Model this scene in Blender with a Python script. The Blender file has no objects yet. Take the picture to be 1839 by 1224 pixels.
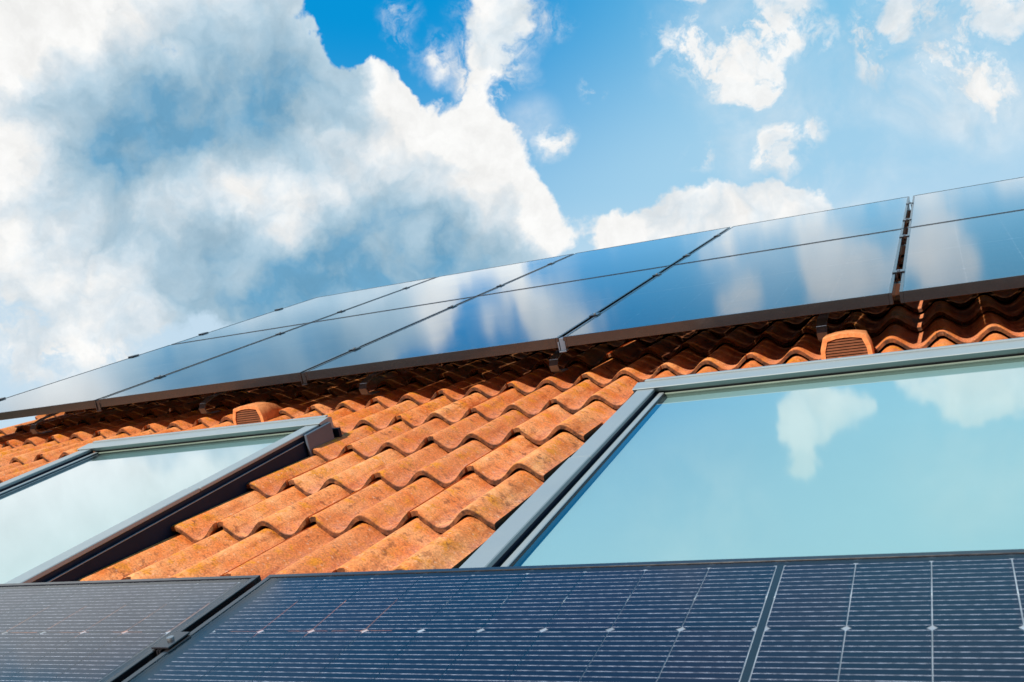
import bpy, math, random
from mathutils import Matrix, Vector

# ------------------------------------------------------------------ scene, camera, sky, sun, exposure
scene = bpy.context.scene
COL = scene.collection
PITCH = math.radians(20.0)                      # roof pitch
CP, SP = math.cos(PITCH), math.sin(PITCH)
# roof frame: x along the eaves, y up the slope, z out of the roof; its origin lies near the eaves, 5.2 m above the ground
ROOF = Matrix(((1, 0, 0, 0), (0, CP, -SP, 0), (0, SP, CP, 5.2), (0, 0, 0, 1)))
R3 = ROOF.to_3x3()

cam_data = bpy.data.cameras.new('camera')
cam_data.lens = 35.02
cam_data.sensor_width = 36.0
cam_data.clip_start = 0.02
cam_data.clip_end = 5000
cam = bpy.data.objects.new('camera', cam_data)
COL.objects.link(cam)
CAM_ROT = Matrix(((0.90521746, 0.12296088, 0.40677017),
                  (0.37523825, 0.21796916, -0.90093601),
                  (-0.19944323, 0.96817874, 0.15116987)))
cam.matrix_world = Matrix.Translation(ROOF @ Vector((0, 0, 0.80))) @ (R3 @ CAM_ROT).to_4x4()
cam_data.dof.use_dof = True
cam_data.dof.focus_distance = 2.6
cam_data.dof.aperture_fstop = 13.0
scene.camera = cam

scene.view_settings.view_transform = 'Standard'
scene.view_settings.look = 'None'
scene.view_settings.exposure = 0.25
scene.view_settings.gamma = 1.0
scene.view_settings.use_curve_mapping = False
scene.cycles.max_bounces = 10
scene.cycles.transparent_max_bounces = 16
scene.cycles.caustics_reflective = False
scene.cycles.caustics_refractive = False

# direction towards the sun: low, behind the camera, facing the slope
SUN = (R3 @ Vector((-0.18, -math.sin(math.radians(38)), math.cos(math.radians(38))))).normalized()
sun_data = bpy.data.lights.new('sun', 'SUN')
sun_data.energy = 5.0
sun_data.angle = math.radians(0.53)
sun_data.color = (1.0, 0.93, 0.83)
sun = bpy.data.objects.new('sun', sun_data)
COL.objects.link(sun)
sun.rotation_euler = SUN.to_track_quat('Z', 'Y').to_euler()
sun.location = (0, -10, 20)


class NT:
    """small helper to write node trees"""
    def __init__(self, tree):
        self.t = tree
        self.n = tree.nodes
        self.l = tree.links

    def node(self, kind, **props):
        nd = self.n.new(kind)
        for k, v in props.items():
            setattr(nd, k, v)
        return nd

    def put(self, sock, v):
        if v is None:
            return
        if isinstance(v, bpy.types.NodeSocket):
            self.l.new(v, sock)
        elif isinstance(v, (tuple, list)) and len(v) == 3 and sock.type == 'RGBA':
            sock.default_value = (*v, 1)
        else:
            sock.default_value = v

    def math(self, op, a, b=None, c=None, clamp=False):
        nd = self.node('ShaderNodeMath', operation=op, use_clamp=clamp)
        self.put(nd.inputs[0], a)
        self.put(nd.inputs[1], b)
        self.put(nd.inputs[2], c)
        return nd.outputs[0]

    def vmath(self, op, a, b=None, scale=None):
        nd = self.node('ShaderNodeVectorMath', operation=op)
        self.put(nd.inputs[0], a)
        self.put(nd.inputs[1], b)
        if scale is not None:
            self.put(nd.inputs['Scale'], scale)
        return nd.outputs['Value'] if op in ('DISTANCE', 'DOT_PRODUCT', 'LENGTH') else nd.outputs[0]

    def mix(self, fac, a, b, blend='MIX'):
        nd = self.node('ShaderNodeMix', data_type='RGBA', blend_type=blend)
        self.put(nd.inputs[0], fac)
        self.put(nd.inputs[6], a)
        self.put(nd.inputs[7], b)
        return nd.outputs[2]

    def noise(self, vec, scale, detail=4, rough=0.5, dist=0.0, color=False):
        nd = self.node('ShaderNodeTexNoise')
        self.put(nd.inputs['Vector'], vec)
        self.put(nd.inputs['Scale'], scale)
        self.put(nd.inputs['Detail'], detail)
        self.put(nd.inputs['Roughness'], rough)
        self.put(nd.inputs['Distortion'], dist)
        return nd.outputs['Color' if color else 'Fac']

    def map(self, v, a, b, c=0.0, d=1.0, smooth=False):
        nd = self.node('ShaderNodeMapRange')
        nd.interpolation_type = 'SMOOTHSTEP' if smooth else 'LINEAR'
        self.put(nd.inputs[0], v)
        for i, x in enumerate((a, b, c, d)):
            self.put(nd.inputs[i + 1], x)
        return nd.outputs[0]


world = bpy.data.worlds.new('World')
scene.world = world
world.use_nodes = True
W = NT(world.node_tree)
W.n.clear()
bg = W.node('ShaderNodeBackground')
bg.inputs[1].default_value = 0.091
wout = W.node('ShaderNodeOutputWorld')
W.l.new(bg.outputs[0], wout.inputs[0])
skytex = W.node('ShaderNodeTexSky', sky_type='NISHITA')
skytex.sun_disc = False
skytex.sun_elevation = math.asin(SUN.z)
skytex.sun_rotation = math.atan2(SUN.x, SUN.y)
skytex.altitude = 300
skytex.air_density = 1.0
skytex.dust_density = 0.6
skytex.ozone_density = 2.5
tc = W.node('ShaderNodeTexCoord')
DIR = tc.outputs['Generated']
# cumulus clouds: soft masses by azimuth (0 = straight up the slope, positive to the right), elevation, radius (degrees), weight
CLOUDS = [(-50.7, 25.6, 8.6, 1), (-42.8, 27.3, 6.4, 1), (-48.9, 18.3, 8.3, 0.9), (-39.7, 22.6, 7.6, 1),
          (-34.3, 20.4, 7.3, 1), (-29.0, 20.9, 5.3, 1), (-34.5, 15.7, 8.1, 0.9), (-25.8, 18.0, 5.4, 1),
          (-43.7, 14.7, 7.6, 0.7), (-25.9, 21.7, 2.8, 0.7), (-22.6, 16.2, 3.5, 0.9), (-34.5, 25.2, 2.1, 0.6),
          (-31.8, 24.3, 2.1, 0.8), (-0.2, 23.7, 2.2, 0.6), (2.2, 20.6, 2.0, 0.6), (4.4, 22.3, 2.1, 0.6),
          (-10.3, 24.7, 2.0, 0.5), (0.7, 21.8, 1.6, 0.4), (-50.5, 14.5, 4.6, 0.6), (-47.2, 10.5, 3.7, 0.45),
          (-50.4, 9.9, 4.1, 0.35), (-38.3, 12.6, 4.6, 0.6), (-26.4, 14.2, 4.8, 0.8), (-32.0, 13.5, 4.7, 0.6),
          (-43.7, 14.1, 4.4, 0.4), (-17.8, 14.9, 2.8, 1), (-14.9, 14.6, 3.1, 1), (-11.9, 15.1, 2.8, 0.9),
          (-9.3, 15.9, 2.6, 0.85), (-6.9, 15.7, 2.4, 0.8), (-24.0, 27.7, 3.0, 0.6), (-24.7, 24.7, 2.3, 0.5),
          (-10.6, 35.1, 2.9, 0.75), (-8.2, 35.7, 2.8, 0.75), (-11.1, 36.9, 2.6, 0.75), (-11.4, 38.4, 1.5, 0.4),
          (-1.1, 34.6, 3.7, 0.7), (1.7, 35.4, 3.1, 0.6), (2.0, 38.3, 1.8, 0.3), (-6.5, 28.4, 4.1, 0.6),
          (-0.0, 27.9, 3.9, 0.6), (-12.8, 28.4, 2.0, 0.5), (-50.5, 26.4, 10.3, 0.9), (-58.3, 25.0, 9.4, 0.9)]
SHADES = [(-50.5, 26.4, 9.0, -0.5), (-58.3, 25.0, 8.2, -0.4), (-44.3, 21.8, 9.4, 0.6), (-44.3, 21.7, 4.8, 0.5),
          (-39.7, 24.7, 7.2, 0.7), (-34.2, 22.8, 6.0, 0.6), (-49.0, 21.4, 6.0, 0.55), (-29.9, 15.0, 8.2, 1.0),
          (-39.2, 14.2, 6.7, 0.75), (-47.2, 17.0, 4.5, 0.4), (-34.6, 12.3, 6.2, 0.5), (-40.8, 11.7, 6.0, 0.3),
          (-24.7, 14.1, 4.8, 0.5), (-35.9, 22.0, 2.1, -0.5), (-33.0, 19.7, 3.4, -0.5), (-40.7, 18.7, 3.3, -0.6),
          (-38.2, 17.3, 3.3, -0.5), (-36.4, 16.1, 2.2, -0.5), (-44.3, 17.7, 2.6, -0.4), (-26.5, 23.3, 3.7, -0.4),
          (-50.7, 26.2, 5.2, -0.3), (-51.1, 19.3, 2.9, -0.55), (-23.4, 18.5, 5.0, -0.5), (-28.3, 21.2, 5.3, -0.4),
          (-18.1, 15.2, 2.8, -0.5), (-30.9, 23.7, 2.7, -0.5), (-21.3, 16.1, 2.5, -0.5), (-42.8, 27.3, 4.2, -0.2)]
CLEARS = [(-33.4, 27.3, 2.8, 0.7), (-29.4, 25.6, 1.8, 0.5), (-30.7, 27.8, 2.1, 0.5), (-19.1, 18.2, 2.8, 0.4),
          (-18.2, 25.4, 2.4, 0.5), (-40.8, 9.3, 4.5, 0.2), (-16.0, 20.4, 3.7, 0.4), (-18.8, 38.6, 7.8, 0.35),
          (-3.9, 40.8, 7.0, 0.35), (-5.2, 21.9, 2.6, 0.3), (-2.1, 18.4, 5.6, 0.3)]
WISPS = [(-23.8, 27.6, 3.3, 1.6), (-24.7, 25.0, 3.0, 1.6), (-30.0, 26.9, 2.0, 1.3), (-28.0, 26.0, 1.6, 1.1700000000000002),
          (-24.5, 22.9, 1.7, 1.04), (-20.4, 27.2, 1.3, 1.1700000000000002), (-20.9, 20.8, 1.7, 1.1700000000000002), (-18.7, 23.8, 1.3, 0.9099999999999999),
          (-24.3, 20.6, 1.4, 1.04), (-10.5, 25.4, 3.8, 1.6), (-13.8, 25.8, 1.9, 1.04), (-9.8, 23.2, 1.9, 1.04),
          (-6.9, 25.9, 2.5, 1.3), (-4.9, 24.4, 1.5, 0.78), (-0.2, 23.4, 3.6, 1.6), (-1.4, 21.7, 2.1, 1.04),
          (2.3, 20.9, 2.9, 1.6), (4.2, 22.7, 2.5, 1.56), (-2.5, 23.9, 1.5, 0.78), (-13.0, 18.5, 1.7, 1.3),
          (-8.6, 19.3, 2.6, 1.3), (-6.7, 19.6, 1.4, 0.9099999999999999), (-9.1, 18.0, 1.6, 1.04), (-11.3, 20.9, 1.0, 0.78),
          (-18.7, 23.7, 1.3, 1.6), (-50.4, 10.4, 3.6, 1.3), (-46.0, 10.8, 3.5, 1.56), (-48.8, 8.7, 3.1, 1.04),
          (-48.0, 14.3, 6.2, 1.3)]
VEILS = [(-10.5, 25.4, 5.8, 0.35), (-0.3, 22.9, 6.2, 0.4), (-8.7, 19.1, 5.1, 0.4), (2.4, 20.3, 5.3, 0.45),
          (-22.5, 21.8, 2.2, 0.4), (-48.8, 11.6, 8.4, 0.6), (-5.3, 16.5, 5.8, 0.35), (-19.2, 39.5, 6.4, 0.35),
          (-0.2, 39.6, 5.7, 0.4)]


def direction(az, el):
    a, e = math.radians(az), math.radians(el)
    return (math.sin(a) * math.cos(e), math.cos(a) * math.cos(e), math.sin(e))


def blob_sum(vec, items, start):
    acc = start
    for az, el, r, w in items:
        dist = W.vmath('DISTANCE', vec, direction(az, el))
        acc = W.math('ADD', acc, W.map(dist, math.radians(r), math.radians(r) * 0.25, 0.0, w, smooth=True))
    return acc


warp1 = W.vmath('SUBTRACT', W.noise(DIR, 7.0, 2, 0.5, color=True), (0.5, 0.5, 0.5))
warp2 = W.vmath('SUBTRACT', W.noise(DIR, 30.0, 4, 0.6, color=True), (0.5, 0.5, 0.5))
D1 = W.vmath('ADD', DIR, W.vmath('SCALE', warp1, scale=0.09))
D2 = W.vmath('ADD', D1, W.vmath('SCALE', warp2, scale=0.03))
dens = blob_sum(D2, CLOUDS, 0.10)
dens = W.math('SUBTRACT', dens, blob_sum(D2, CLEARS, 0.0))
dens = W.math('MINIMUM', dens, 1.05)
# clouds elsewhere in the sky, so that every reflection and side view finds some
fbm = W.noise(DIR, 9.0, 9, 0.62)
puffs = W.noise(D2, 24.0, 6, 0.6)
field = W.math('ADD', dens, W.math('MULTIPLY', W.math('SUBTRACT', fbm, 0.5), 1.7))
field = W.math('ADD', field, W.math('MULTIPLY', W.math('SUBTRACT', puffs, 0.5), 0.8))
mask = W.map(field, 0.38, 0.66, 0.0, 1.0, smooth=True)
wisp = W.math('MULTIPLY', blob_sum(D2, WISPS, 0.0), W.map(W.noise(D2, 19.0, 8, 0.66, 0.3), 0.40, 0.66, 0.0, 1.0, smooth=True))
mask = W.math('MAXIMUM', mask, W.math('MINIMUM', wisp, 0.95))
veil = W.math('MULTIPLY', blob_sum(D1, VEILS, 0.0), W.map(W.noise(D1, 9.0, 7, 0.6), 0.35, 0.65, 0.0, 1.0, smooth=True))
mask = W.math('MAXIMUM', mask, W.math('MINIMUM', veil, 0.5))
DS = W.vmath('ADD', DIR, W.vmath('ADD', W.vmath('SCALE', warp1, scale=0.05), W.vmath('SCALE', warp2, scale=0.045)))
shade = blob_sum(DS, SHADES, 0.0)
shade = W.math('ADD', shade, W.math('MULTIPLY', W.math('SUBTRACT', W.noise(DS, 7.0, 6, 0.5), 0.47), 0.8))
shade = W.math('ADD', shade, W.math('MULTIPLY', W.math('SUBTRACT', W.noise(D2, 34.0, 5, 0.55), 0.5), 0.28))
# billows: rounded heads with darker creases between them
bil = W.math('ABSOLUTE', W.math('SUBTRACT', W.noise(D2, 15.0, 5, 0.5), 0.5))
shade = W.math('ADD', shade, W.math('MULTIPLY', W.math('SUBTRACT', 0.075, bil), 2.2))
shade = W.map(shade, -0.12, 1.45, 0.0, 1.0, smooth=False)
ccol = W.node('ShaderNodeValToRGB')
W.put(ccol.inputs[0], shade)
cr = ccol.color_ramp
for pos, col in ((0.20, (6.6, 7.3, 7.8, 1)), (0.48, (4.3, 5.7, 6.7, 1)), (0.75, (3.0, 4.6, 5.8, 1))):
    e = cr.elements.new(pos)
    e.color = col
cr.elements[0].position = 0.0
cr.elements[0].color = (8.6, 8.6, 8.5, 1)
cr.elements[-1].position = 1.0
cr.elements[-1].color = (1.4, 3.4, 5.2, 1)
hsv = W.node('ShaderNodeHueSaturation')
hsv.inputs['Saturation'].default_value = 1.3
hsv.inputs['Value'].default_value = 1.5
W.l.new(skytex.outputs[0], hsv.inputs['Color'])
elev = W.node('ShaderNodeSeparateXYZ')
W.l.new(DIR, elev.inputs[0])
# clear air: pale near the horizon, saturated blue in the part of the sky opposite the sun
pale = W.mix(W.map(elev.outputs[2], 0.20, 0.31, smooth=True), (5.2, 6.7, 7.9), (3.4, 5.9, 7.7))
pale = W.mix(W.map(elev.outputs[2], 0.31, 0.50, smooth=True), pale, (1.6, 4.9, 7.4))
deepf = W.map(W.vmath('DISTANCE', DIR, direction(-33, 36)), math.radians(25), math.radians(8), 0.0, 1.0, smooth=True)
air = W.mix(deepf, pale, (0.0, 2.75, 6.4))
air = W.mix(0.04, air, hsv.outputs[0])
# sky on the sun's side of the house dimmed to deepen shade under the panels
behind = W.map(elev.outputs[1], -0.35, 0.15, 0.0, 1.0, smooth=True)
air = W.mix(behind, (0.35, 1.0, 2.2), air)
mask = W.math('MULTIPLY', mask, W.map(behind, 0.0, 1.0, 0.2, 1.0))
puffy = W.map(W.noise(DS, 26.0, 8, 0.62), 0.32, 0.62, 0.92, 1.06)
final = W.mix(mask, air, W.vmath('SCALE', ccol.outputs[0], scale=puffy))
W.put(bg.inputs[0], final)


# ------------------------------------------------------------------ mesh and object helpers
class MB:
    """collects vertices and faces in roof coordinates"""
    def __init__(self):
        self.v, self.f, self.smooth = [], [], []

    def add(self, verts, faces, smooth=False):
        o = len(self.v)
        self.v.extend(verts)
        self.f.extend([tuple(i + o for i in fc) for fc in faces])
        self.smooth.extend([smooth] * len(faces))

    def box(self, x0, x1, y0, y1, z0, z1, b=0.0):
        if b <= 0:
            vs = [(x, y, z) for z in (z0, z1) for y in (y0, y1) for x in (x0, x1)]
            self.add(vs, [(0, 2, 3, 1), (4, 5, 7, 6), (0, 1, 5, 4), (2, 6, 7, 3), (0, 4, 6, 2), (1, 3, 7, 5)])
            return
        # chamfered box: three rounded bands of the eight corners
        vs, idx = [], {}
        for i, (X, sx) in enumerate(((x0, 1), (x1, -1))):
            for j, (Y, sy) in enumerate(((y0, 1), (y1, -1))):
                for k, (Z, sz) in enumerate(((z0, 1), (z1, -1))):
                    for a in range(3):
                        idx[i, j, k, a] = len(vs)
                        vs.append((X + (sx * b if a != 0 else 0), Y + (sy * b if a != 1 else 0), Z + (sz * b if a != 2 else 0)))
        F = []
        for s in (0, 1):
            F.append([idx[s, 0, 0, 0], idx[s, 0, 1, 0], idx[s, 1, 1, 0], idx[s, 1, 0, 0]][::1 if s == 0 else -1])
            F.append([idx[0, s, 0, 1], idx[1, s, 0, 1], idx[1, s, 1, 1], idx[0, s, 1, 1]][::1 if s == 0 else -1])
            F.append([idx[0, 0, s, 2], idx[0, 1, s, 2], idx[1, 1, s, 2], idx[1, 0, s, 2]][::1 if s == 0 else -1])
        for p in (0, 1):
            for q in (0, 1):
                F.append([idx[0, p, q, 1], idx[1, p, q, 1], idx[1, p, q, 2], idx[0, p, q, 2]][::1 if p == q else -1])
                F.append([idx[p, 0, q, 0], idx[p, 1, q, 0], idx[p, 1, q, 2], idx[p, 0, q, 2]][::-1 if p == q else 1])
                F.append([idx[p, q, 0, 0], idx[p, q, 1, 0], idx[p, q, 1, 1], idx[p, q, 0, 1]][::1 if p == q else -1])
        for i in (0, 1):
            for j in (0, 1):
                for k in (0, 1):
                    t = [idx[i, j, k, 0], idx[i, j, k, 1], idx[i, j, k, 2]]
                    F.append(t if (i + j + k) % 2 == 0 else t[::-1])
        self.add(vs, F)

    def prism_x(self, prof, x0, x1, smooth=False):
        """closed y-z outline (counter-clockwise seen from +x) extruded along x"""
        n = len(prof)
        vs = [(x0, y, z) for y, z in prof] + [(x1, y, z) for y, z in prof]
        F = [tuple(range(n))[::-1], tuple(range(n, 2 * n))]
        self.add(vs, F)
        self.add(vs, [(i, (i + 1) % n, (i + 1) % n + n, i + n) for i in range(n)], smooth)

    def strip(self, path, x0, x1, th):
        """flat bar bent along a y-z path"""
        n = len(path)
        up = []
        for i in range(n):
            a, b2 = path[max(0, i - 1)], path[min(n - 1, i + 1)]
            ty, tz = b2[0] - a[0], b2[1] - a[1]
            L = math.hypot(ty, tz) or 1
            up.append((-tz / L * th / 2, ty / L * th / 2))
        vs = []
        for (y, z), (ny, nz) in zip(path, up):
            vs += [(x0, y + ny, z + nz), (x1, y + ny, z + nz), (x1, y - ny, z - nz), (x0, y - ny, z - nz)]
        F = [(0, 1, 2, 3), (4 * n - 1, 4 * n - 2, 4 * n - 3, 4 * n - 4)]
        for i in range(n - 1):
            o = 4 * i
            for k in range(4):
                F.append((o + k, o + 4 + k, o + 4 + (k + 1) % 4, o + (k + 1) % 4))
        self.add(vs, F)

    def cyl(self, cx, cy, z0, z1, r, n=16):
        vs = [(cx + r * math.cos(2 * math.pi * i / n), cy + r * math.sin(2 * math.pi * i / n), z) for z in (z0, z1) for i in range(n)]
        self.add(vs, [tuple(range(n))[::-1], tuple(range(n, 2 * n))])
        self.add(vs, [(i, (i + 1) % n, (i + 1) % n + n, i + n) for i in range(n)], True)

    def build(self, name, mat, parent=None, origin=(0, 0, 0)):
        me = bpy.data.meshes.new(name)
        ox, oy, oz = origin
        me.from_pydata([(x - ox, y - oy, z - oz) for x, y, z in self.v], [], self.f)
        me.polygons.foreach_set('use_smooth', self.smooth)
        me.materials.append(mat)
        me.update()
        o = bpy.data.objects.new(name, me)
        COL.objects.link(o)
        if parent is not None:
            o.parent = parent
        else:
            o.matrix_world = ROOF @ Matrix.Translation(origin)
        return o


def tag(o, label=None, cat=None, group=None, kind=None):
    for k, v in (('label', label), ('category', cat), ('group', group), ('kind', kind)):
        if v:
            o[k] = v
    return o


def empty(name, loc, rotz=0.0, parent=None):
    """an Empty standing at a point of the roof frame"""
    o = bpy.data.objects.new(name, None)
    o.empty_display_size = 0.1
    COL.objects.link(o)
    m = Matrix.Translation(loc) @ Matrix.Rotation(rotz, 4, 'Z')
    if parent is None:
        o.matrix_world = ROOF @ m
    else:
        o.parent = parent
        o.matrix_local = m
    return o


def copy_tree(o, parent=None):
    c = o.copy()
    COL.objects.link(c)
    if parent is not None:
        c.parent = parent
    for ch in list(o.children):
        copy_tree(ch, c)
    return c


# ------------------------------------------------------------------ materials
def new_mat(name):
    m = bpy.data.materials.new(name)
    m.use_nodes = True
    t = NT(m.node_tree)
    b = t.n['Principled BSDF']
    return m, t, b


def plain(name, col, rough=0.5, metal=0.0, var=0.12, scale=14.0, bump=0.0, spec=0.5):
    m, t, b = new_mat(name)
    co = t.node('ShaderNodeTexCoord').outputs['Object']
    n1 = t.noise(co, scale, 6, 0.6)
    f = t.map(n1, 0.3, 0.7, 1 - var, 1 + var)
    rgb = t.vmath('SCALE', col, scale=f)
    t.put(b.inputs['Base Color'], rgb)
    n2 = t.noise(co, scale * 2.5, 4, 0.55)
    t.put(b.inputs['Roughness'], t.map(n2, 0.3, 0.7, max(rough - 0.04, 0.02), rough + 0.04))
    b.inputs['Metallic'].default_value = metal
    b.inputs['Specular IOR Level'].default_value = spec
    if bump:
        bp = t.node('ShaderNodeBump')
        bp.inputs['Strength'].default_value = bump
        bp.inputs['Distance'].default_value = 0.002
        t.put(bp.inputs['Height'], n2)
        t.l.new(bp.outputs[0], b.inputs['Normal'])
    return m


def tile_material():
    m, t, b = new_mat('terracotta_tile')
    co = t.node('ShaderNodeTexCoord').outputs['Object']
    at = t.node('ShaderNodeAttribute', attribute_name='tint').outputs['Fac']
    hi = t.node('ShaderNodeAttribute', attribute_name='height').outputs['Fac']
    off = t.node('ShaderNodeCombineXYZ')
    t.put(off.inputs[0], t.math('MULTIPLY', at, 40.0))
    p = t.vmath('ADD', co, off.outputs[0])
    big = t.noise(p, 9.0, 5, 0.6)
    med = t.noise(p, 38.0, 6, 0.65)
    fine = t.noise(p, 190.0, 5, 0.7)
    c = t.mix(t.map(big, 0.34, 0.66), (0.82, 0.215, 0.040), (0.97, 0.430, 0.165))
    c = t.mix(t.map(at, 0.0, 1.0, 0.0, 0.60), c, (0.62, 0.165, 0.045))
    # pinkish grey bloom in the pans
    pan = t.math('MULTIPLY', t.map(hi, 0.50, 0.05, 0.0, 1.0, smooth=True), t.map(med, 0.36, 0.60, 0.1, 0.8))
    c = t.mix(pan, c, (0.58, 0.215, 0.125))
    # yellow lichen on the rolls
    lich = t.math('MULTIPLY', t.map(t.noise(p, 17.0, 8, 0.72), 0.51, 0.62, 0.0, 0.9, smooth=True), t.map(hi, 0.15, 0.75, 0.15, 1.0))
    c = t.mix(lich, c, (0.76, 0.27, 0.014))
    # dark specks of moss and soot
    dark = t.math('MULTIPLY', t.map(t.noise(p, 40.0, 8, 0.75), 0.51, 0.62, 0.0, 0.85, smooth=True), t.map(t.noise(p, 10.0, 4, 0.5), 0.42, 0.62, 0.1, 0.8))
    c = t.mix(dark, c, (0.16, 0.050, 0.018))
    # run-off streaks down the slope
    sv = t.vmath('MULTIPLY', p, (34.0, 3.2, 34.0))
    run = t.math('MULTIPLY', t.map(t.noise(sv, 1.0, 5, 0.6), 0.50, 0.68, 0.0, 0.62, smooth=True), t.map(hi, 1.0, 0.3, 0.35, 1.0))
    c = t.mix(run, c, (0.40, 0.085, 0.022))
    pale = t.map(t.noise(p, 85.0, 5, 0.6), 0.60, 0.70, 0.0, 0.55, smooth=True)
    c = t.mix(pale, c, (0.80, 0.52, 0.34))
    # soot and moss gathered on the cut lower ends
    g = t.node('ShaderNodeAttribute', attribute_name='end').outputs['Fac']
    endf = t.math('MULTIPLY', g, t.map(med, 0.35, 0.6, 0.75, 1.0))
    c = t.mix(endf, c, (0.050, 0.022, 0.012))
    c = t.mix(0.8, c, t.vmath('SCALE', c, scale=t.map(fine, 0.32, 0.68, 0.50, 1.45)))
    t.put(b.inputs['Base Color'], c)
    t.put(b.inputs['Roughness'], t.map(fine, 0.3, 0.7, 0.62, 0.85))
    b.inputs['Specular IOR Level'].default_value = 0.3
    bp = t.node('ShaderNodeBump')
    bp.inputs['Strength'].default_value = 0.55
    bp.inputs['Distance'].default_value = 0.0026
    t.put(bp.inputs['Height'], t.math('ADD', t.math('MULTIPLY', fine, 0.7), med))
    t.l.new(bp.outputs[0], b.inputs['Normal'])
    return m


def thin_glass(name, tint, rough, boost=1.0, ior=1.5, blur_bump=0.0, base=0.85):
    m, t, b = new_mat(name)
    t.n.remove(b)
    fr = t.node('ShaderNodeFresnel')
    bf = t.node('ShaderNodeNewGeometry').outputs['Backfacing']
    t.put(fr.inputs['IOR'], t.map(bf, 0.0, 1.0, ior, 1.0 / ior))
    fac = t.math('MULTIPLY', fr.outputs[0], t.math('ADD', base, t.math('MULTIPLY', fr.outputs[0], boost)), clamp=True)
    tr = t.node('ShaderNodeBsdfTransparent')
    tr.inputs[0].default_value = (*tint, 1)
    gl = t.node('ShaderNodeBsdfGlossy')
    co = t.node('ShaderNodeTexCoord').outputs['Object']
    t.put(gl.inputs['Roughness'], t.map(t.noise(co, 3.0, 4, 0.6), 0.3, 0.7, rough * 0.8, rough * 1.2))
    gl.inputs['Color'].default_value = (0.90, 0.96, 1.0, 1)
    if blur_bump:
        bp = t.node('ShaderNodeBump')
        bp.inputs['Strength'].default_value = blur_bump
        bp.inputs['Distance'].default_value = 0.01
        t.put(bp.inputs['Height'], t.noise(co, 2.2, 2, 0.5))
        t.l.new(bp.outputs[0], gl.inputs['Normal'])
        t.l.new(bp.outputs[0], fr.inputs['Normal'])
    mx = t.node('ShaderNodeMixShader')
    t.put(mx.inputs[0], fac)
    t.l.new(tr.outputs[0], mx.inputs[1])
    t.l.new(gl.outputs[0], mx.inputs[2])
    t.l.new(mx.outputs[0], t.n['Material Output'].inputs[0])
    return m


def cell_material(name, bars, wire_col, wire_amt):
    """monocrystalline half cells: navy silicon, silver busbar wires with solder pads, tint differs from cell to cell"""
    m, t, b = new_mat(name)
    co = t.node('ShaderNodeTexCoord').outputs['Object']
    s = t.node('ShaderNodeSeparateXYZ')
    t.l.new(co, s.inputs[0])
    x, y = s.outputs[0], s.outputs[1]
    # busbars run along the panel's long side, twelve to a cell
    ph = t.math('FRACT', t.math('DIVIDE', t.math('ADD', x, 5.0 * 0.184), 0.184 / bars))
    d = t.math('ABSOLUTE', t.math('SUBTRACT', ph, 0.5))
    line = t.map(d, 0.030, 0.055, 1.0, 0.0)
    cellid = t.node('ShaderNodeCombineXYZ')
    t.put(cellid.inputs[0], t.math('FLOOR', t.math('DIVIDE', x, 0.184)))
    t.put(cellid.inputs[1], t.math('FLOOR', t.math('DIVIDE', y, 0.0935)))
    wn = t.node('ShaderNodeTexWhiteNoise', noise_dimensions='2D')
    t.l.new(cellid.outputs[0], wn.inputs['Vector'])
    tone = t.mix(wn.outputs['Value'], (0.003, 0.005, 0.016), (0.010, 0.005, 0.015))
    # fine collecting fingers across the wires
    fg = t.math('ABSOLUTE', t.math('SUBTRACT', t.math('FRACT', t.math('DIVIDE', y, 0.0026)), 0.5))
    tone = t.mix(t.map(fg, 0.0, 0.16, 0.08, 0.0), tone, (0.07, 0.08, 0.13))
    st = t.node('ShaderNodeCombineXYZ')
    t.put(st.inputs[0], t.math('MULTIPLY', x, 62.0))
    t.put(st.inputs[1], t.math('MULTIPLY', y, 95.0))
    pads = t.map(t.noise(st.outputs[0], 1.0, 2, 0.5), 0.40, 0.62, 0.30, 1.0)
    wire = t.math('MULTIPLY', line, pads)
    t.put(b.inputs['Base Color'], t.mix(t.math('MULTIPLY', wire, wire_amt), tone, wire_col))
    t.put(b.inputs['Roughness'], 0.42)
    b.inputs['Specular IOR Level'].default_value = 0.15
    t.put(b.inputs['Metallic'], t.math('MULTIPLY', wire, 0.25))
    return m


def sheet_material(name, lo, hi_):
    """see-through back glass with a pale printed grid that lets part of the light through"""
    m, t, b = new_mat(name)
    tr = t.node('ShaderNodeBsdfTransparent')
    tr.inputs[0].default_value = (0.95, 0.97, 1.0, 1)
    b.inputs['Base Color'].default_value = (0.62, 0.68, 0.76, 1)
    b.inputs['Roughness'].default_value = 0.5
    co = t.node('ShaderNodeTexCoord').outputs['Object']
    mx = t.node('ShaderNodeMixShader')
    t.put(mx.inputs[0], t.map(t.noise(co, 12.0, 2, 0.5), 0.35, 0.65, lo, hi_))
    t.l.new(tr.outputs[0], mx.inputs[1])
    t.l.new(b.outputs[0], mx.inputs[2])
    t.l.new(mx.outputs[0], t.n['Material Output'].inputs[0])
    return m


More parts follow.
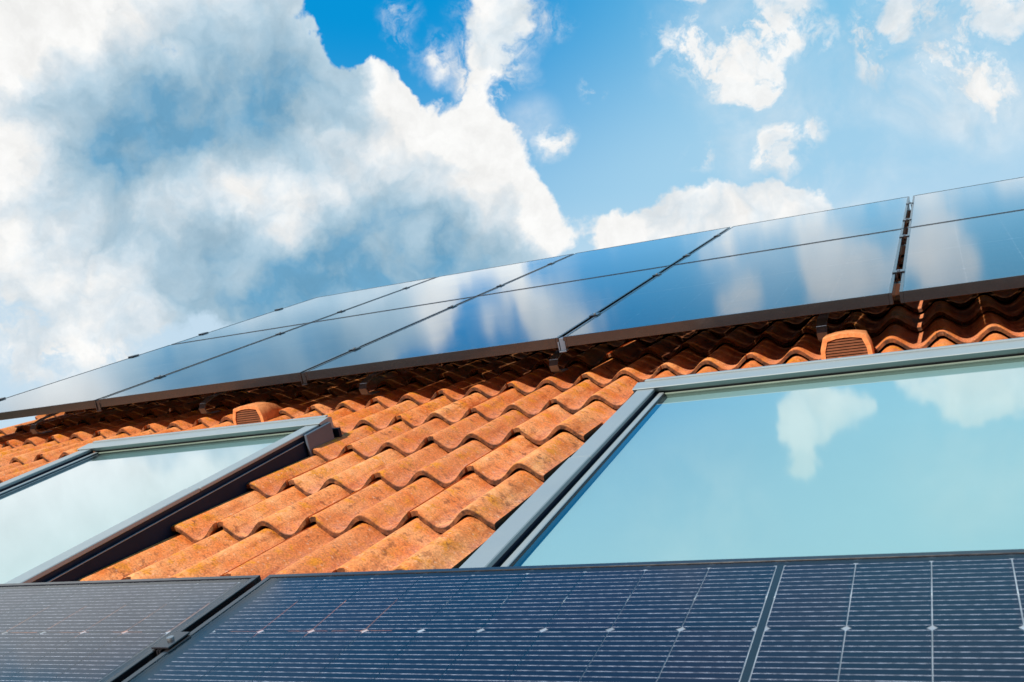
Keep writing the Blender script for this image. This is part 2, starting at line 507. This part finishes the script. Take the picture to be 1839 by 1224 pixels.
M_TILE = tile_material()
M_CELL = cell_material('solar_cell', 15.0, (0.80, 0.76, 0.84), 0.85)
M_CELL_FAR = cell_material('all_black_solar_cell', 11.0, (0.05, 0.06, 0.08), 0.5)
M_SHEET = sheet_material('back_sheet', 0.25, 0.55)
M_SHEET_FRONT = sheet_material('front_array_back_sheet', 0.45, 0.75)
M_BORDER = plain('black_printed_border', (0.006, 0.008, 0.014), 0.4, 0.0, 0.1, 10, 0.0, 0.2)
M_GLASS_FAR = thin_glass('anti_glare_glass', (0.93, 0.95, 0.97), 0.080, boost=1.40, ior=1.50, base=0.62)
M_PANE = thin_glass('window_glass', (0.90, 0.97, 0.96), 0.035, boost=3.0, ior=1.65, blur_bump=0.02)
M_BLACK_ALU = plain('black_anodised_aluminium', (0.022, 0.020, 0.022), 0.20, 0.0, 0.10, 20, 0.03, 0.8)
M_ALU = plain('mill_aluminium', (0.42, 0.42, 0.43), 0.38, 0.8, 0.12, 25, 0.1)
M_STEEL = plain('dull_steel', (0.13, 0.17, 0.23), 0.5, 0.3, 0.2, 18, 0.1)
M_CLAD = plain('grey_lacquered_cladding', (0.29, 0.335, 0.35), 0.36, 0.1, 0.04, 4, 0.0)
M_CLAD_IN = plain('grey_sash_profile', (0.34, 0.39, 0.41), 0.35, 0.2, 0.04, 8, 0.0)
M_SIDE_SHADE = plain('casing_with_side_shade', (0.010, 0.021, 0.046), 0.45, 0.0, 0.1, 6, 0.0, 0.2)  # navy stands in for the shade on the frame's unlit sides
M_COVER = plain('grey_top_cover_sheet', (0.29, 0.335, 0.35), 0.33, 0.1, 0.05, 5, 0.0)
M_PLATE = plain('blue_grey_plate', (0.09, 0.12, 0.16), 0.4, 0.0, 0.1, 8, 0.0, 0.3)
M_FLASH = plain('dark_flashing_sheet', (0.005, 0.014, 0.036), 0.5, 0.0, 0.15, 10, 0.1, 0.15)
M_RAIL = plain('olive_sash_rail', (0.17, 0.21, 0.17), 0.5, 0.0, 0.12, 9, 0.0)
M_GASKET = plain('black_rubber_gasket', (0.010, 0.011, 0.013), 0.6, 0.0, 0.1, 20)
M_BRIGHT_SHEET = plain('pane_brightening_sheet', (0.33, 0.485, 0.50), 0.8, 0.0, 0.03, 2)  # turquoise brightness of the panes, carried by an added sheet
M_WALL = plain('cream_render', (0.62, 0.56, 0.46), 0.9, 0.0, 0.08, 3, 0.3)
M_DECK = plain('dark_roof_underlay', (0.030, 0.024, 0.020), 0.9, 0.0, 0.2, 8)
M_GUTTER = plain('zinc_gutter', (0.34, 0.36, 0.37), 0.4, 0.7, 0.1, 6)
M_GRILLE = plain('brown_plastic_grille', (0.20, 0.075, 0.035), 0.55, 0.0, 0.2, 30, 0.15)


def vent_material():
    m, t, b = new_mat('terracotta_vent')
    co = t.node('ShaderNodeTexCoord').outputs['Object']
    n = t.noise(co, 45.0, 6, 0.7)
    c = t.mix(t.map(n, 0.35, 0.65), (0.55, 0.165, 0.045), (0.86, 0.36, 0.13))
    c = t.mix(t.map(t.noise(co, 90.0, 5, 0.7), 0.58, 0.7, 0.0, 0.7), c, (0.11, 0.05, 0.03))
    t.put(b.inputs['Base Color'], c)
    b.inputs['Roughness'].default_value = 0.75
    bp = t.node('ShaderNodeBump')
    bp.inputs['Strength'].default_value = 0.5
    bp.inputs['Distance'].default_value = 0.002
    t.put(bp.inputs['Height'], t.noise(co, 160.0, 4, 0.6))
    t.l.new(bp.outputs[0], b.inputs['Normal'])
    return m


M_VENT = vent_material()


def grass_material():
    m, t, b = new_mat('lawn_green')
    co = t.node('ShaderNodeTexCoord').outputs['Object']
    c = t.mix(t.map(t.noise(co, 0.6, 8, 0.6), 0.35, 0.65), (0.045, 0.075, 0.02), (0.09, 0.11, 0.035))
    t.put(b.inputs['Base Color'], c)
    b.inputs['Roughness'].default_value = 0.95
    return m


# ------------------------------------------------------------------ ground
me = bpy.data.meshes.new('ground')
me.from_pydata([(-2500, -2500, 0), (2500, -2500, 0), (2500, 2500, 0), (-2500, 2500, 0)], [], [(0, 1, 2, 3)])
me.materials.append(grass_material())
ground = bpy.data.objects.new('ground', me)
COL.objects.link(ground)
tag(ground, 'flat green lawn around the house', kind='structure')

# ------------------------------------------------------------------ the house
X0, X1 = -4.93, 4.6           # verges
Y0, Y1 = -0.30, 7.02          # eaves, ridge
CAMN = 0.80
house = bpy.data.objects.new('house', None)
COL.objects.link(house)
house.matrix_world = Matrix.Identity(4)
tag(house, 'house with sunlit orange clay tile roof and two grey framed roof windows', 'house')


def house_part(mb, name, mat, parent=None, label=None):
    """roof-frame geometry parented to the house"""
    o = mb.build(name, mat, parent if parent is not None else house)
    if parent is None:
        o.matrix_local = ROOF.copy()
    if label:
        o['label'] = label
    return o


# tiles: two rolls wide, laid in courses
ROLL = 0.1535
GAUGE = 0.343
LIP0 = 2.030 - 7 * GAUGE
CREST0 = -0.0515
CREST_N = 0.070               # height of the crests at the lower lip
WAVE = 0.044
TH = 0.016
STEP = 0.026
OPEN = [(-3.235, -2.064, 1.10, 2.90), (-1.060, 0.395, 1.10, 2.90)]   # roof window openings


def wave(u):
    c = 0.5 + 0.5 * math.cos(2 * math.pi * (u - CREST0) / ROLL)
    return c ** 1.08


def build_tiles():
    rng = random.Random(7)
    V, F, TINT, HEI, END = [], [], [], [], []
    ncol0 = int(math.floor((X0 - CREST0) / (2 * ROLL))) - 1
    ncol1 = int(math.ceil((X1 - CREST0) / (2 * ROLL))) + 1
    nrow = int((Y1 - LIP0) / GAUGE) + 1
    for r in range(nrow):
        yl = LIP0 + r * GAUGE
        if yl > Y1 - 0.12:
            continue
        near = yl < 4.2
        shift = 0
        for cidx in range(ncol0, ncol1):
            xa = CREST0 + 2 * ROLL * cidx - 0.014 + shift
            xb = xa + 2 * ROLL
            if xb < X0 or xa > X1:
                continue
            ca, cb = max(xa, X0), min(xb, X1)
            if cb - ca < 0.02:
                continue
            ya, yb = yl, min(yl + GAUGE + 0.055, Y1)
            jy = rng.uniform(-0.004, 0.004)
            jz = rng.uniform(-0.0015, 0.0015)
            jr = rng.uniform(-0.003, 0.003)
            tint = rng.random()
            nx = 28 if near and xa > -5.2 and xa < 1.4 else 20
            us = [ca + (cb - ca) * i / nx for i in range(nx + 1)]
            vs = [ya, ya + 0.004, ya + 0.012, ya + 0.05, ya + 0.15, ya + 0.26, ya + GAUGE - 0.005, yb]
            vs = [v for v in vs if v <= yb]
            for (o0, o1, p0, p1) in OPEN:
                for e_ in (o0, o1):
                    if ca + 0.002 < e_ < cb - 0.002:
                        us.append(e_)
                for e_ in (p0, p1):
                    if ya + 0.002 < e_ < yb - 0.002:
                        vs.append(e_)
            us = sorted(set(us)); vs = sorted(set(vs))
            nu, nv = len(us), len(vs)

            def inside(i, j):
                cu, cv = (us[i] + us[i + 1]) / 2, (vs[j] + vs[j + 1]) / 2
                return any(o0 < cu < o1 and p0 < cv < p1 for o0, o1, p0, p1 in OPEN)
            keep = [[not inside(i, j) for j in range(nv - 1)] for i in range(nu - 1)]
            if not any(any(k) for k in keep):
                continue
            base = len(V)
            for lay in (0, 1):
                for i, u in enumerate(us):
                    wv = wave(u)
                    dx = u - xa
                    edge = 0.0012 * max(0.0, 1 - (xb - u) / 0.03) - 0.0010 * max(0.0, 1 - dx / 0.03)
                    for j, v in enumerate(vs):
                        s = v - yl
                        n = CREST_N - WAVE + WAVE * wv + jz + edge + jr * (u - (xa + xb) / 2)
                        n += -STEP * s / GAUGE
                        vv = v + jy
                        if j == 0:                      # rounded nose
                            n -= 0.0035 if lay == 0 else 0.0
                        elif j == 1:
                            n -= 0.0010 if lay == 0 else 0.0
                        # notch of the side lock at the lower left corner
                        if dx < 0.024 and s < 0.016:
                            vv += 0.016 - s * 0.9
                        if lay == 1:
                            n -= TH
                        V.append((u, vv, n))
                        TINT.append(tint)
                        HEI.append(wv)
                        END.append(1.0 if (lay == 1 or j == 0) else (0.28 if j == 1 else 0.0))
            L = nu * nv
            at = lambda i, j, lay: base + lay * L + i * nv + j
            for i in range(nu - 1):
                for j in range(nv - 1):
                    if not keep[i][j]:
                        continue
                    F.append((at(i, j, 0), at(i + 1, j, 0), at(i + 1, j + 1, 0), at(i, j + 1, 0)))
                    F.append((at(i, j, 1), at(i, j + 1, 1), at(i + 1, j + 1, 1), at(i + 1, j, 1)))
                    if j == 0 or not keep[i][j - 1]:
                        F.append((at(i, j, 1), at(i + 1, j, 1), at(i + 1, j, 0), at(i, j, 0)))
                    if j == nv - 2 or not keep[i][j + 1]:
                        F.append((at(i, j + 1, 0), at(i + 1, j + 1, 0), at(i + 1, j + 1, 1), at(i, j + 1, 1)))
                    if i == 0 or not keep[i - 1][j]:
                        F.append((at(i, j, 0), at(i, j + 1, 0), at(i, j + 1, 1), at(i, j, 1)))
                    if i == nu - 2 or not keep[i + 1][j]:
                        F.append((at(i + 1, j, 1), at(i + 1, j + 1, 1), at(i + 1, j + 1, 0), at(i + 1, j, 0)))
    me = bpy.data.meshes.new('roof_tiles')
    me.from_pydata(V, [], F)
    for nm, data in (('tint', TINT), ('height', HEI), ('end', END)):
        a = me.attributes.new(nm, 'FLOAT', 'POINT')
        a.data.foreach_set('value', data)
    me.polygons.foreach_set('use_smooth', [True] * len(F))
    me.materials.append(M_TILE)
    me.update()
    try:
        me.set_sharp_from_angle(angle=math.radians(50))
    except Exception:
        pass
    o = bpy.data.objects.new('roof_tiles', me)
    COL.objects.link(o)
    o.parent = house
    o.matrix_local = ROOF.copy()
    return o


build_tiles()

# underlay below the tiles (with the window openings left out) and battens showing at the cut edges
mb = MB()
ys = [Y0 + 0.02, 1.10, 2.90, Y1]
for x0, x1, full in ((X0 + .03, -3.25, 1), (-3.25, -2.03, 0), (-2.03, -1.05, 1), (-1.05, .41, 0), (.41, X1 - .03, 1)):
    if full:
        mb.box(x0, x1, ys[0], ys[3], -0.060, -0.040)
    else:
        mb.box(x0, x1, ys[0], ys[1], -0.060, -0.040)
        mb.box(x0, x1, ys[2], ys[3], -0.060, -0.040)
house_part(mb, 'roof_underlay', M_DECK)

# ridge tiles
rng = random.Random(3)
mb = MB()
x = X0 - 0.02
k = 0
while x < X1:
    w = 0.40
    prof_o, prof_i = [], []
    for i in range(13):
        a = math.pi * i / 12
        prof_o.append((math.cos(a), math.sin(a)))
    n = 13
    vs = []
    for xx, rr in ((x, 0.115), (x + w + 0.03, 0.105)):
        for ro in (rr, rr - 0.014):
            for c, s in prof_o:
                vs.append((xx, Y1 + 0.02 + ro * c, -0.015 + ro * s * 0.95))
    F = []
    for i in range(n - 1):
        F.append((i, i + 1, 2 * n + i + 1, 2 * n + i))
        F.append((n + i + 1, n + i, 3 * n + i, 3 * n + i + 1))
        F.append((i + 1, i, n + i, n + i + 1))
        F.append((2 * n + i, 2 * n + i + 1, 3 * n + i + 1, 3 * n + i))
    mb.add(vs, F, True)
    x += w
    k += 1
house_part(mb, 'ridge_tiles', M_VENT)

# far slope, walls and gutter (world coordinates)
ridge_w = ROOF @ Vector((0, Y1, 0))
eave_w = ROOF @ Vector((0, Y0, 0))
mb = MB()
ry, rz = ridge_w.y, ridge_w.z
depth = ry - eave_w.y
mb.add([(X0, ry + 0.05, rz - 0.03), (X1, ry + 0.05, rz - 0.03), (X1, ry + depth, eave_w.z - 0.03), (X0, ry + depth, eave_w.z - 0.03),
        (X0, ry + 0.05, rz - 0.09), (X1, ry + 0.05, rz - 0.09), (X1, ry + depth, eave_w.z - 0.09), (X0, ry + depth, eave_w.z - 0.09)],
       [(0, 1, 2, 3), (7, 6, 5, 4), (0, 4, 5, 1), (2, 6, 7, 3), (0, 3, 7, 4), (1, 5, 6, 2)])
o = mb.build('rear_roof_slope', M_VENT, house)
mb = MB()
wx0, wx1, wy0, wy1 = X0 + 0.25, X1 - 0.25, eave_w.y + 0.45, ry + depth - 0.45
zw = eave_w.z - 0.02
zf = lambda y: (rz - 0.15 - abs(y - ry) * math.tan(PITCH))
mb.add([(wx0, wy0, 0), (wx1, wy0, 0), (wx1, wy1, 0), (wx0, wy1, 0), (wx0, wy0, zf(wy0)), (wx1, wy0, zf(wy0)),
        (wx1, wy1, zf(wy1)), (wx0, wy1, zf(wy1)), (wx0, ry, rz - 0.17), (wx1, ry, rz - 0.17)],
       [(0, 1, 5, 4), (2, 3, 7, 6), (0, 4, 8, 7, 3), (1, 2, 6, 9, 5)])
mb.build('wall', M_WALL, house)
mb = MB()
gy, gz = eave_w.y - 0.05, eave_w.z - 0.06
prof = []
for i in range(13):
    a = math.pi + math.pi * i / 12
    prof.append((gy + 0.065 * math.cos(a), gz + 0.065 * math.sin(a)))
for i in range(13):
    a = 2 * math.pi - math.pi * i / 12
    prof.append((gy + 0.060 * math.cos(a), gz + 0.060 * math.sin(a)))
mb.prism_x(prof, X0 - 0.03, X1 + 0.03)
mb.build('gutter', M_GUTTER, house)


# ------------------------------------------------------------------ roof windows (parts of the house)
def roof_window(x0, label):
    """1.14 m wide roof window, its top edge at y = 2.88"""
    x1 = x0 + 1.14
    y0, y1 = 1.40, 2.88
    top = 0.130
    g = empty('roof_window', (0, 0, 0), parent=house)
    g.matrix_local = ROOF.copy()
    g['label'] = label
    # outer cladding: side strips, each in two lengths with a fine joint
    mb = MB()
    for (a, b2) in ((x0, x0 + 0.056), (x1 - 0.056, x1)):
        mb.box(a, b2, y0, 2.180, 0.117, top, 0.002)
        mb.box(a + 0.0005, b2 - 0.0005, 2.1825, y1 - 0.066, 0.117, top - 0.0015, 0.002)
    mb.box(x0 + 0.0565, x1 - 0.0565, y0, y0 + 0.06, 0.094, top - 0.001, 0.002)
    mb.build('frame', M_CLAD, g)
    for (a, b2) in ((x0 + 0.010, x0 + 0.054), (x1 - 0.054, x1 - 0.010)):  # frame sides, with their shade put into the colour
        mb = MB()
        mb.box(a, b2, y0 + 0.002, y1 - 0.06, 0.020, 0.1165)
        mb.build('casing', M_SIDE_SHADE, g)
    # sash ring inside the cladding
    mb = MB()
    s0, s1 = x0 + 0.0640, x1 - 0.0640
    for a, b2 in ((s0, s0 + 0.016), (s1 - 0.016, s1)):
        mb.box(a, b2, y0 + 0.062, y1 - 0.062, 0.050, 0.1115, 0.0015)
    mb.box(s0 + 0.0165, s1 - 0.0165, y0 + 0.062, y0 + 0.078, 0.050, 0.1125, 0.0015)
    mb.build('sash', M_CLAD_IN, g)
    # gaskets: black seams on either side of the sash, plus a black block as shade in the recess below the top cover
    mb = MB()
    for a, b2 in ((x0 + 0.0562, x0 + 0.0638), (x1 - 0.0638, x1 - 0.0562)):
        mb.box(a, b2, y0 + 0.06, y1 - 0.066, 0.040, 0.108)
    for a, b2 in ((s0 + 0.0162, s0 + 0.0200), (s1 - 0.0200, s1 - 0.0162)):
        mb.box(a, b2, y0 + 0.08, y1 - 0.064, 0.050, 0.1072)
    mb.box(x0 + 0.0575, x1 - 0.0575, y1 - 0.052, y1 - 0.02, 0.030, 0.1140)
    mb.build('gasket_and_recess_shade', M_GASKET, g)
    # top cover: upright face to the pane, sloping lid
    mb = MB()
    ya = y1 - 0.075
    prof = [(ya + 0.017, 0.1150), (y1 + 0.004, 0.0920), (y1 + 0.004, 0.1330), (y1 - 0.012, 0.1380), (ya + 0.012, 0.1345), (ya + 0.002, 0.1335), (ya, 0.1315)]
    mb.prism_x(prof[::1], x0 - 0.012, x1 + 0.006)
    mb.box(x0 + 0.012, x1 - 0.005, y1 - 0.014, y1 + 0.0015, 0.1372, 0.1425, 0.001)
    mb.build('top_cover', M_COVER, g)
    # pane
    mb = MB()
    mb.add([(s0 + 0.0202, y0 + 0.080, 0.1060), (s1 - 0.0202, y0 + 0.080, 0.1060), (s1 - 0.0202, y1 - 0.0625, 0.1060), (s0 + 0.0202, y1 - 0.0625, 0.1060)], [(0, 1, 2, 3)])
    p = mb.build('pane', M_PANE, g)
    mb = MB()
    mb.box(s0 + 0.0165, s1 - 0.0165, y1 - 0.0622, y1 - 0.0525, 0.050, 0.1080, 0.001)
    mb.build('sash_rail', M_RAIL, g)
    # pale sheet added below the pane to brighten its sky reflection
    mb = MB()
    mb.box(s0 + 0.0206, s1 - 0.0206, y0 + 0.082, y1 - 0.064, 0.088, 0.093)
    mb.build('brightening_sheet', M_BRIGHT_SHEET, g)
    # flashing: upstands and gutters at the sides
    mb = MB()
    for sgn, e_ in ((-1, x0), (1, x1)):
        a, b2 = sorted((e_ - sgn * 0.0090, e_ + sgn * 0.001))
        mb.box(a, b2, y0 - 0.06, y1 - 0.03, -0.030, 0.098, 0.001)
        a, b2 = sorted((e_ + sgn * 0.0012, e_ + sgn * 0.125))
        mb.box(a, b2, y0 - 0.06, y1 + 0.10, -0.030, -0.022)
    mb.box(x0 - 0.02, x1 + 0.02, y1 + 0.006, y1 + 0.022, -0.03, 0.088)
    mb.box(x0 + 0.002, x1 - 0.002, y0 + 0.01, y1 - 0.005, 0.020, 0.034)
    mb.build('flashing', M_FLASH, g)
    # cover plates at the upper corners
    for a, b2 in ((x0 - 0.0050, x0 + 0.0020), (x1 - 0.0020, x1 + 0.0050)):
        mb = MB()
        mb.box(a, b2, y0 - 0.05, y1 - 0.18, 0.0985, 0.1010, 0.0005)
        mb.build('hem', M_CLAD, g)
    for a, b2, c, d in ((x0 - 0.040, x0 - 0.002, y1 - 0.19, 0.090), (x1 + 0.006, x1 + 0.016, y1 - 0.175, 0.122)):
        mb = MB()
        mb.box(a, b2, c, y1 - 0.02, 0.030, d, 0.002)
        mb.build('corner_plate', M_PLATE, g)
    return g


roof_window(-3.196, 'grey framed roof window on the left reflecting white cloud')
roof_window(-0.898, 'large grey framed roof window on the right reflecting turquoise sky')


# ------------------------------------------------------------------ vent tiles (parts of the house)
def vent(cx, cy, label):
    g = empty('vent_tile', (0, 0, 0), parent=house)
    g.matrix_local = ROOF @ Matrix.Translation((cx, cy, 0.035))
    g['label'] = label
    mb = MB()
    # hood: arch outline at the mouth, dying into the tile up the slope
    arch = [(-0.080, 0.0), (-0.077, 0.045), (-0.064, 0.083), (-0.032, 0.090), (0.0, 0.092), (0.032, 0.090), (0.064, 0.083), (0.077, 0.045), (0.080, 0.0)]
    n = len(arch)
    st = [(0.0, 1.0, 1.0, 0), (0.006, 1.02, 1.02, 0), (0.085, 0.98, 0.93, 0), (0.12, 0.95, 0.76, 0), (0.20, 0.85, 0.08, 0)]
    vs = []
    for y, sx, sz, _ in st:
        for ax, az in arch:
            vs.append((ax * sx, y, az * sz))
    inner = []
    for y in (0.0, 0.05):
        for ax, az in arch:
            inner.append((ax * 0.83, y, max(0.0, az * 0.86)))
    o1 = len(vs)
    vs += inner
    F = []
    for k2 in range(len(st) - 1):
        for i in range(n - 1):
            F.append((k2 * n + i, (k2 + 1) * n + i, (k2 + 1) * n + i + 1, k2 * n + i + 1))
    mb.add(vs, F, True)
    F = []
    for i in range(n - 1):
        F.append((i, i + 1, o1 + i + 1, o1 + i))
        F.append((o1 + i, o1 + i + 1, o1 + n + i + 1, o1 + n + i))
    mb.add(vs, F, False)
    mb.build('hood', M_VENT, g)
    mb = MB()
    for k2 in range(8):
        z = 0.003 + k2 * 0.0093
        hw = 0.065 - (0.005 if k2 > 5 else 0) - (0.007 if k2 > 6 else 0)
        mb.prism_x([(0.004, z), (0.016, z + 0.004), (0.016, z + 0.0085), (0.004, z + 0.0050)], -hw, hw)
    mb.box(-0.060, 0.060, 0.030, 0.033, 0.0, 0.074)
    mb.build('grille', M_GRILLE, g)


vent(-0.335, 3.285, 'clay vent tile above the right roof window')
vent(-2.750, 3.285, 'clay vent tile above the left roof window')


# ------------------------------------------------------------------ solar panels
PW, PL, PT = 1.134, 1.762, 0.038
PTOP = 0.2265


def panel_proto(cellmat, strip, sheetmat):
    root = empty('solar_panel', (0, 0, 0))
    mb = MB()
    w, l, t = PW / 2, PL / 2, 0.011
    # frame: outer wall, top lip, inner step (hollow inside)
    for sgn in (-1, 1):
        a, b2 = sorted((sgn * w, sgn * (w - t)))
        mb.box(a, b2, -l, l, -PT, 0, 0.0008)
        a, b2 = sorted((sgn * (w - t - 0.0002), sgn * (w - 0.030)))
        mb.box(a, b2, -l + t, l - t, -PT + 0.0005, -PT + 0.002)
        a, b2 = sorted((sgn * l, sgn * (l - t)))
        mb.box(-w + t + 0.0002, w - t - 0.0002, a, b2, -PT + 0.0003, -0.0003, 0.0008)
    mb.build('frame', M_BLACK_ALU, root)
    mb = MB()
    mb.add([(-w + t, -l + t, -0.0015), (w - t, -l + t, -0.0015), (w - t, l - t, -0.0015), (-w + t, l - t, -0.0015)], [(0, 1, 2, 3)])
    mb.build('glass', M_GLASS_FAR, root)
    mb = MB()
    cw, ch, c = 0.1824, 0.0918, 0.0052
    for half in (-1, 1):
        for r in range(9):
            for q in range(6):
                cx = (q - 2.5) * 0.184
                cy = half * (0.0055 + 0.09350 / 2 + r * 0.0935)
                x0, x1, y0, y1 = cx - cw / 2, cx + cw / 2, cy - ch / 2, cy + ch / 2
                z = -0.0045
                mb.add([(x0 + c, y0, z), (x1 - c, y0, z), (x1, y0 + c, z), (x1, y1 - c, z), (x1 - c, y1, z), (x0 + c, y1, z), (x0, y1 - c, z), (x0, y0 + c, z)],
                       [(0, 1, 2, 3, 4, 5, 6, 7)])
    mb.build('cells', cellmat, root)
    if strip:
        mb = MB()
        mb.box(-w + 0.014, w - 0.014, -0.0042, 0.0042, -0.0052, -0.0046)
        mb.build('centre_strip', M_GASKET, root)
    mb = MB()
    gw, gl = 3 * 0.184, 0.0055 + 9 * 0.0935
    mb.add([(-gw, -gl, -0.0060), (gw, -gl, -0.0060), (gw, gl, -0.0060), (-gw, gl, -0.0060)], [(0, 1, 2, 3)])
    mb.build('back_sheet', sheetmat, root)
    # black printed border between the cells and the frame
    mb = MB()
    ow, ol = w - t + 0.001, l - t + 0.001
    vs = [(-ow, -ol, -0.0062), (ow, -ol, -0.0062), (ow, ol, -0.0062), (-ow, ol, -0.0062)]
    gw, gl = gw - 0.001, gl - 0.001
    vs += [(-gw, -gl, -0.0062), (gw, -gl, -0.0062), (gw, gl, -0.0062), (-gw, gl, -0.0062)]
    mb.add(vs, [(i, (i + 1) % 4, (i + 1) % 4 + 4, i + 4) for i in range(4)])
    mb.build('border', M_BORDER, root)
    return root


proto = panel_proto(M_CELL_FAR, False, M_SHEET)
proto_front = panel_proto(M_CELL, True, M_SHEET_FRONT)
PXC = -0.167
PY0 = 3.354
COLW = 1.154
names_row = ('lower', 'upper')
used = []


def place_panel(cx, cy, rot, label, group, src):
    o = src if src not in used else copy_tree(src)
    used.append(src)
    o.matrix_world = ROOF @ Matrix.Translation((cx, cy, PTOP)) @ Matrix.Rotation(rot, 4, 'Z')
    tag(o, label, 'solar panel', group)
    return o


GUP = 'solar panels in the upper array'
ordn = ['far left end of its row', 'second from the far left end', 'third from the far left end',
        'left of the wide gap', 'right of the wide gap']
for r in range(2):
    for k in range(5):
        cx = PXC - COLW * (4 - k) + COLW / 2
        if k == 4:
            cx = PXC + 0.012 + PW / 2
        elif k == 3:
            cx = PXC - 0.010 - PW / 2
        cy = PY0 + PL / 2 + r * (PL + 0.020)
        place_panel(cx, cy, 0.0, 'glossy panel in the %s row of the upper array, %s' % (names_row[r], ordn[k]), GUP, proto)
FY = 1.320 - PW / 2
GF = 'solar panels along the eaves'
place_panel(-1.1515 + 0.010 + PL / 2, FY, math.pi / 2, 'navy solar panel with silver lines in the foreground, below the right roof window', GF, proto_front)
place_panel(-1.1515 - 0.010 - PL / 2, FY, math.pi / 2, 'foreground solar panel below the left roof window, left of the narrow seam', GF, proto_front)


# ------------------------------------------------------------------ mounting rails with hooks and clamps
def rail(y, xa, xb, clamp_x, hook_x, ends, label, hooks_low, group):
    root = empty('mounting_rail', (xa, y, PTOP - PT))
    zt = -0.0005
    mb = MB()
    L = xb - xa
    mb.prism_x([(-0.020, zt - 0.040), (0.020, zt - 0.040), (0.020, zt), (0.006, zt), (0.006, zt - 0.012), (-0.006, zt - 0.012), (-0.006, zt), (-0.020, zt)], 0, L)
    mb.build('rail', M_ALU, root)
    for cx, wide in clamp_x:
        mb = MB()
        x = cx - xa
        mb.box(x - wide / 2, x + wide / 2, -0.025, 0.025, PT + 0.0008, PT + 0.0040, 0.0008)
        mb.box(x - wide / 2 + 0.013, x - wide / 2 + 0.016, -0.029, 0.029, 0.002, PT + 0.0007)
        mb.box(x + wide / 2 - 0.016, x + wide / 2 - 0.013, -0.029, 0.029, 0.002, PT + 0.0007)
        c = mb.build('clamp', M_BLACK_ALU, root)
        mb = MB()
        mb.cyl(x, 0, PT + 0.0042, PT + 0.0080, 0.0055, 12)
        mb.build('bolt', M_STEEL if cx > -1 else M_ALU, c)
    for cx in ends:
        mb = MB()
        x = cx - xa
        mb.box(x - 0.030, x + 0.0115, -0.028, 0.028, PT + 0.0008, PT + 0.0055, 0.001)
        mb.box(x - 0.032, x - 0.028, -0.028, 0.028, 0.001, PT + 0.0055, 0.001)
        mb.build('clamp', M_BLACK_ALU, root)
    for cx in hook_x:
        mb = MB()
        x = cx - xa
        # from the rail forward over the tile, down in a curve and back under the course above
        reach = hooks_low
        path = [(0.0, zt - 0.045), (-reach * 0.45, zt - 0.045), (-reach * 0.78, zt - 0.050), (-reach * 0.95, zt - 0.062),
                (-reach, zt - 0.082), (-reach * 0.97, zt - 0.104), (-reach * 0.88, zt - 0.116), (-reach * 0.70, zt - 0.122)]
        mb.strip(path, x - 0.017, x + 0.017, 0.006)
        mb.box(x - 0.022, x + 0.022, -0.026, 0.026, zt - 0.056, zt - 0.041, 0.001)
        mb.build('hook', M_STEEL, root)
    tag(root, label, 'mounting rail', group)
    return root


RX0, RX1 = PXC - 4 * COLW - 0.03, 1.04
seams = [(PXC - COLW * k, 0.036) for k in (1, 2, 3)] + [(PXC, 0.042)]
RG = 'mounting rails under the upper array'
for y, lab, reach in ((3.775, 'mounting rail nearest the lower edge of the upper array, with steel hooks below', 0.325),
                      (4.800, 'second mounting rail up, under the lower row of the upper array', 0.20),
                      (5.480, 'mounting rail just above the long horizontal joint of the upper array', 0.20),
                      (6.380, 'aluminium mounting rail nearest the ridge', 0.20)):
    rail(y, RX0, RX1, seams, (-4.20, -3.125, -2.268, -1.409, -0.420, 0.52), (PXC - 4 * COLW + 0.010,), lab, reach, RG)
rail(1.080, -2.95, 0.66, [(-1.1515, 0.034)], (-2.4, -1.6, -0.9, 0.1), (), 'aluminium mounting rail under the foreground panels near their top edge', 0.15, 'mounting rails under the foreground panels')

# small black joint clips on the lower edge of the array
mbp = None
clips = [PXC - COLW * k for k in (1, 2, 3)]
side = {1: 'at the seam left of the widest lower panel', 2: 'at the second seam from the wide gap', 3: 'at the third seam from the wide gap'}
for k, x in zip((1, 2, 3), clips):
    mb = MB()
    mb.box(-0.0085, 0.0085, 0.002, 0.030, -PT - 0.012, -0.004, 0.001)
    mb.box(-0.014, -0.0095, -0.003, -0.0008, -PT - 0.010, -0.016, 0.0005)
    mb.box(0.0095, 0.014, -0.003, -0.0008, -PT - 0.010, -0.016, 0.0005)
    mb.box(-0.014, 0.014, -0.003, 0.030, -PT - 0.018, -PT - 0.0125, 0.0008)
    o = mb.build('panel_clip', M_STEEL if k == 1 else M_BLACK_ALU)
    o.matrix_world = ROOF @ Matrix.Translation((x, PY0, PTOP))
    tag(o, 'small clip under the array edge, ' + {1: 'first', 2: 'second', 3: 'third'}[k] + ' seam left of the wide gap', 'clip', 'clips on the lower edge of the array')
